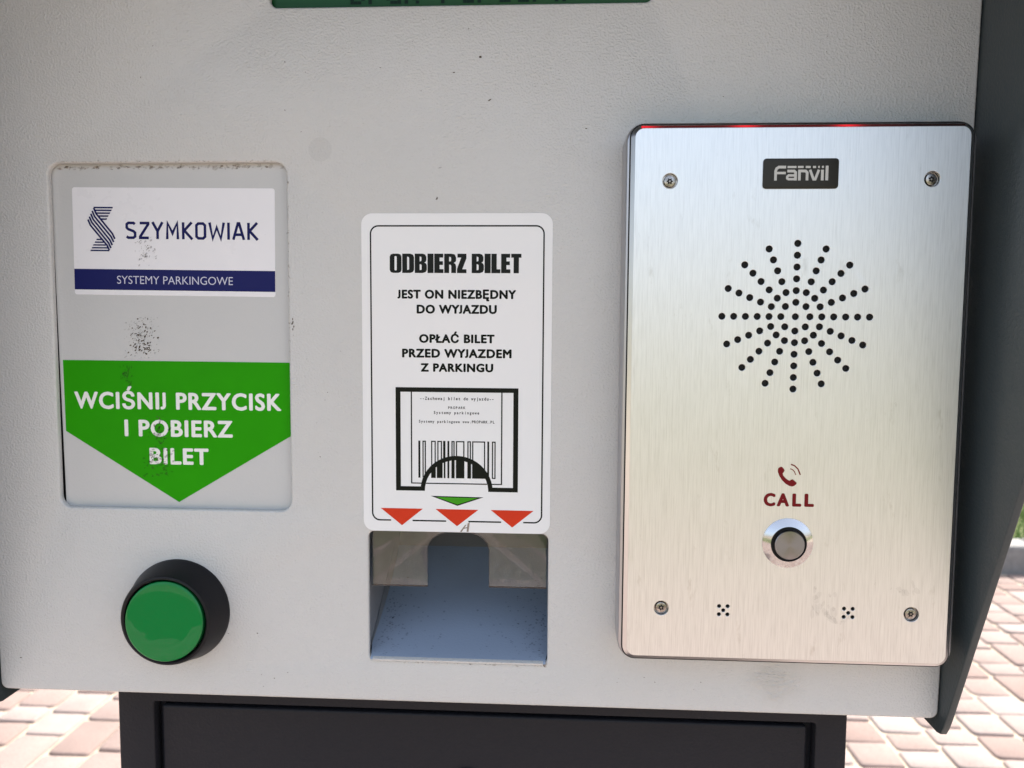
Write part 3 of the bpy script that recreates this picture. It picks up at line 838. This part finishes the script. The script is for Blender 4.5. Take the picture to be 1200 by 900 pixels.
fl = [(tx0 + 1.2, 216.0), (-34.7, 216.0), (-34.7, 231.5)] + [(-22.4 + 12.3 * math.cos(R(a)), 231.5 + 7.6 * math.sin(R(a))) for a in range(172, 0, -12)] + [(-10.0, 231.5), (-10.0, 216.3), (tx1 - 1.2, 216.3), (tx1 - 1.2, 241.0), (tx0 + 1.2, 241.0)]
plate('clear_flap', [fl], -5.2, -3.3, M_ACRYL, tray, bevel=0.2, bres=1)
prism('lip', [(186.55, -.2), (186.55, .95), (187.3, 1.15), (187.8, .5), (188.0, -.6)], tx0 + 2.2, tx1 - 2.2, M_GREY, tray, lambda a, b, c: P(c, a, b))

# hood: sloping side panels and roof round the front plate
SIDE = lambda a, b, c: P(c, b, a)         # a = z, b = y, c = x
hood = prism('hood', [(-250, 548), (154, 548), (154, 536), (156.5, 536), (156.5, 551), (-250, 551)], XL - 8.2, XR + 8.0, M_HOOD, TERMINAL, SIDE)
outl = [(-250, 163.2), (-1.5, 163.2), (1.5, 164.0), (3.6, 167.2), (6.1, 172.9), (41.4, 262.9), (152.9, 547.4), (-250, 547.4)]
plate('side_panel', [outl], XR + .35, XR + 3.2, M_HOOD, hood, bevel=.5, mapf=lambda a, b, c: P(c + (b - YB) * SL, b, a))
plate('side_panel', [outl], XL - 3.4, XL - .35, M_HOOD, hood, bevel=.5, mapf=lambda a, b, c: P(c - (b - YB) * SL, b, a))
box('housing', XL + .2, XR - .2, 178, 546, -248, -79, M_DARK, TERMINAL, bevel=1)
box('back_tray', XL + 1, XR - 1, YB + 6, YT - 3, -78.9, -78.0, M_DARK, TERMINAL, bevel=0)

# pedestal with a recessed service door
PX0, PX1, PZ = -174.5, 139.0, -20.0
ped = plate('pedestal', [rrect(PX0, -770, PX1, 166.5, .8, 2), rrect(-158.6, -640, 126.2, 155.9, 1.2, 3)], -27, PZ, M_DARK, TERMINAL, bevel=.8)
box('column', PX0 + .4, PX1 - .4, -770, 166, -215, -27.05, M_DARK, ped, bevel=1)
plate('door', [rrect(-156.2, -637, 123.4, 153.2, 1.2, 3)], -26.9, -22.6, M_DARK, ped, bevel=1.0)
lathe('lock', -20.5, 118.9, [(10.5, -23), (10.5, -21.6), (10.0, -21.2), (7.0, -21.0), (6.8, -21.6), (0, -21.6)], M_BLACKPL, ped, seg=32)
box('base_plate', PX0 - 25, PX1 + 25, -775.5, -766, -245, 5, M_DARK, TERMINAL, bevel=1)

# wear: dirt marks on the plates
flecks('scuff_mark', [(-149.7, 316.5, 6.5, 6.5, 60, .34, .6), (-150.0, 311.5, 6, 3, 50, .42, .5)], -2.98, M_SCUFF, recess, 4)
flecks('scuff_mark', [(-150, 315.5, 7, 8, 170, .28, .6)], -2.93, M_RUB, recess, 44)
flecks('scuff_mark', [(-147.2, 349.8, 4.2, 5.5, 40, .42, .8), (-143.5, 355, 4, 2, 5, .25, .8)], ZS + .14, M_RUB, logo, 5)
flecks('scuff_mark', [(-147.5, 350.4, 2.8, 3.6, 12, .24, .8)], ZS + .2, M_SCUFF, logo, 6)
flecks('scuff_mark', [(-144.3, 265.5, 6, 6, 60, .6, .4), (-144, 278, 4.5, 6, 40, .7, 1.2), (-156.5, 300.5, 3.0, 4.5, 34, .5, 1.4)], ZS + .1, M_RUB, grn, 8)
flecks('scuff_mark', [(-145.0, 266.5, 4.5, 4, 34, .32, .4), (-144.2, 283, 1.2, 2, 4, .3, 1.2)], ZS + .16, M_SCUFF, grn, 9)
sp = [(-13.6, 422.5, .1, .1, 1, .5, .2), (-23.7, 416.7, .1, .1, 1, .45, 0), (-10, 406.5, .1, .1, 2, .6, .3), (-30.2, 369.9, .1, .3, 2, .6, 1.1), (-82.8, 395.2, .1, .1, 1, .35, 0), (26.5, 395.8, .1, .1, 1, .4, 0), (-145.6, 416.3, .1, .1, 1, .5, 0), (-204, 183.0, .1, .1, 1, .45, 0),
      (-87.3, 321, .5, 4, 10, .35, 1.3), (90, 412, 60, 26, 8, .26, 0), (-90, 415, 80, 22, 14, .26, 0), (60, 181, 40, 5, 6, .25, 0), (-100, 190, 30, 20, 8, .25, 0), (-74, 300, 10, 60, 8, .22, 0)]
flecks('dirt_speck', sp, .02, M_SCUFF, fascia, 10)
flecks('dirt_smear', [(-28.9, 381.4, .1, .1, 2, .8, 0)], .02, M_SMEAR, fascia, 12)
edge = [(-137 + i * 6.0, 384.3, 4, .35, 5, .35, 0) for i in range(-7, 8)] + [(-88.5, 375 - i * 9, .4, 5, 4, .4, 1.57) for i in range(8)] + [(-22, 186.0, 32, .5, 26, .5, 0), (12.5, 186.2, 1.5, .7, 10, .6, 0)]
flat('round_stain', [[circle(-75.5, 388.5, 4.6, 24)]], .02, M_HALO, fascia)
flecks('edge_grime', edge, .02, M_GRIME, fascia, 14)
flecks('edge_grime', [(-137 + i * 8.0, 382.6, 7, .8, 12, .7, 0) for i in range(-5, 6)], -2.98, M_GRIME, recess, 15)

# ================================================================== INTERCOM
CX = 101.3
case = plate('case', [rrect(40.2, 196.6, 162.4, 394.0, 7.0, 10)], 0.3, 16.4, M_CASE, INTERCOM, bevel=1.6, bres=3)
holes = [circle(CX, 325.3, 1.24)]
for k in range(6):
    r = 5.1 + 4.165 * k; cnt = 8 if k == 0 else 16
    holes += [circle(CX + r * math.cos(2 * math.pi * i / cnt), 325.3 + r * math.sin(2 * math.pi * i / cnt), 1.24) for i in range(cnt)]
SCREWS = [(55.9, 373.1), (146.7, 373.5), (56.0, 217.4), (146.4, 217.3)]
holes += [circle(x, y, 2.75, 28) for x, y in SCREWS]
for mx, my in ((78.7, 217.1), (123.9, 217.3)):
    holes += [circle(mx + a, my + b, .73, 12) for a, b in ((0, 0), (-1.56, 1.56), (1.56, 1.56), (-1.56, -1.52), (1.56, -1.52))]
holes += [circle(CX - .1, 242.9, 8.0, 32)]
# plate with a polished chamfer: bevelled rim under a flat brushed face
face_loop = rrect(43.4, 199.0, 159.3, 391.6, 3.2, 8)
rim_loop = rrect(42.0, 197.7, 160.7, 392.9, 4.6, 8)
V = [P(x, y, 16.45) for x, y in rim_loop] + [P(x, y, 16.9) for x, y in rim_loop] + [P(x, y, 17.98) for x, y in face_loop] 
k = len(face_loop)
F = [(s * k + i, s * k + (i + 1) % k, (s + 1) * k + (i + 1) % k, (s + 1) * k + i) for s in range(2) for i in range(k)]
pydata('bevelled_rim', V, F, M_BEVEL, INTERCOM, 25)
face = plate('face_plate', [face_loop] + holes, 16.9, 18.0, M_STEEL, INTERCOM, bevel=.1, bres=1, uv=True, angle=8)
flecks('smudge', [(115.0, 216.5, 9, 3.0, 16, 1.6, 1.57), (112, 223, 8, 3.5, 9, 1.4, 1.57), (142, 226, 9, 3.0, 9, 1.3, 1.57), (123.5, 325.5, .8, .6, 3, .3, .5), (137.6, 294.5, .5, .6, 2, .5, 1.2)], 18.02, M_HAND, face, 21)
box('speaker_backing', 60, 142, 212, 360, 16.45, 16.6, M_BLACKGAP, INTERCOM, bevel=0)
gap_o = rrect(41.5, 197.2, 161.2, 393.4, 5.1, 8)
plate('sealing_gap', [gap_o, rim_loop], 16.42, 16.46, M_BLACKGAP, INTERCOM)
# red streak along the top rim, modelled as a self-glowing strip
ys = 392.05
prism('glow_streak', [(391.75, 17.6), (391.75, 17.95), (392.45, 17.5), (392.45, 17.1)], 45.5, 157.2, M_STRIP, INTERCOM, lambda a, b, c: P(c, a, b))
# badge
badge = plate('badge', [rrect(88.3, 370.25, 114.45, 380.75, 1.15, 5)], 18.0, 18.45, M_BADGE, INTERCOM, bevel=.12, bres=1)
def bd(pts): return type(pts)([(92.15 + (a - 205) * 0.02458, 378.1 - (b - 172) * 0.02475) for a, b in pts])
bs = [ribbon([(225, 375), (225, 240), (238, 207), (270, 187), (370, 187)], 38), ribbon([(244, 270), (368, 270)], 34),
      ribbon([(388, 243), (485, 243), (506, 262), (506, 375)], 38), ribbon([(487, 357), (410, 357), (390, 345), (390, 322), (410, 304), (487, 304)], 33),
      ribbon([(560, 375), (560, 243), (645, 243), (668, 265), (668, 375)], 38), ribbon([(708, 226), (760, 358), (785, 358), (832, 226)], 36),
      ribbon([(882, 226), (882, 375)], 40), ribbon([(945, 170), (945, 375)], 40)]
bs += [ribbon([(a, 187), (b, 187)], 30) for a, b in ((390, 515), (535, 615), (645, 715), (748, 790), (820, 842), (872, 900))]
flat('lettering', [[bd(b)] for b in bs], 18.5, M_BADGETXT, badge)
# screws sunk in their holes
def torx(cx, cy, r, a0):
    return [(cx + r * (1 + .22 * math.cos(6 * t)) * math.cos(t + a0), cy + r * (1 + .22 * math.cos(6 * t)) * math.sin(t + a0)) for t in [2 * math.pi * i / 36 for i in range(36)]]
for i, (x, y) in enumerate(SCREWS):
    sc = lathe('screw', x, y, [(2.7, 16.5), (2.2, 16.52), (2.15, 17.0), (1.95, 17.4), (1.7, 17.5), (0, 17.5)], M_SCREW, INTERCOM, seg=28)
    so = plate('socket', [torx(x, y, .95, i * .7)], 17.5, 17.53, M_BLACKGAP, sc)
    lathe('socket_pin', x, y, [(.38, 17.5), (.36, 17.62), (0, 17.66)], M_SCREW, sc, seg=12)
# phone symbol and CALL
def ph(pts): return type(pts)([(96.42 + (a - 300) * .05065, 272.4 - (b - 75) * .0522) for a, b in pts])
hand = [(313, 110), (325, 102), (337, 101), (350, 114), (357, 127), (352, 138), (344, 147), (348, 162), (364, 180), (383, 194), (395, 198), (404, 191), (416, 188), (430, 199), (445, 213), (440, 224), (426, 235), (412, 239), (393, 235), (366, 220), (340, 195), (320, 165), (309, 137), (309, 120)]
flat('phone_symbol', [[ph(hand)], [ph(ribbon([(396, 114), (412, 120), (426, 134), (436, 157)], 6))], [ph(ribbon([(400, 83), (425, 92), (450, 115), (468, 156)], 9))]], 18.03, M_CRIMSON, INTERCOM)
text('lettering', [('C', 92.1, 96.35, 256.45, 4.85), ('A', 96.8, 101.3, 256.45, 4.85), ('L', 102.35, 105.65, 256.45, 4.85), ('L', 106.7, 110.15, 256.45, 4.85)], 18.04, M_CRIMSON, INTERCOM, bold=.36)
# call button
cb = lathe('call_button', CX - .1, 242.9, [(9.2, 17.9), (9.15, 18.25), (6.65, 19.7), (6.45, 19.75), (6.3, 19.5), (6.3, 18.6)], M_CHROME, INTERCOM, seg=72)
lathe('gasket', CX - .1, 242.9, [(6.35, 19.0), (4.7, 19.0)], M_BLACKGAP, cb, seg=48)
lathe('cap', CX - .1, 242.9, [(5.3, 18.6), (5.3, 20.9), (5.1, 21.1), (4.6, 21.12), (2.5, 21.12), (0, 21.12)], M_CAP, cb, seg=72, polar_uv=True)
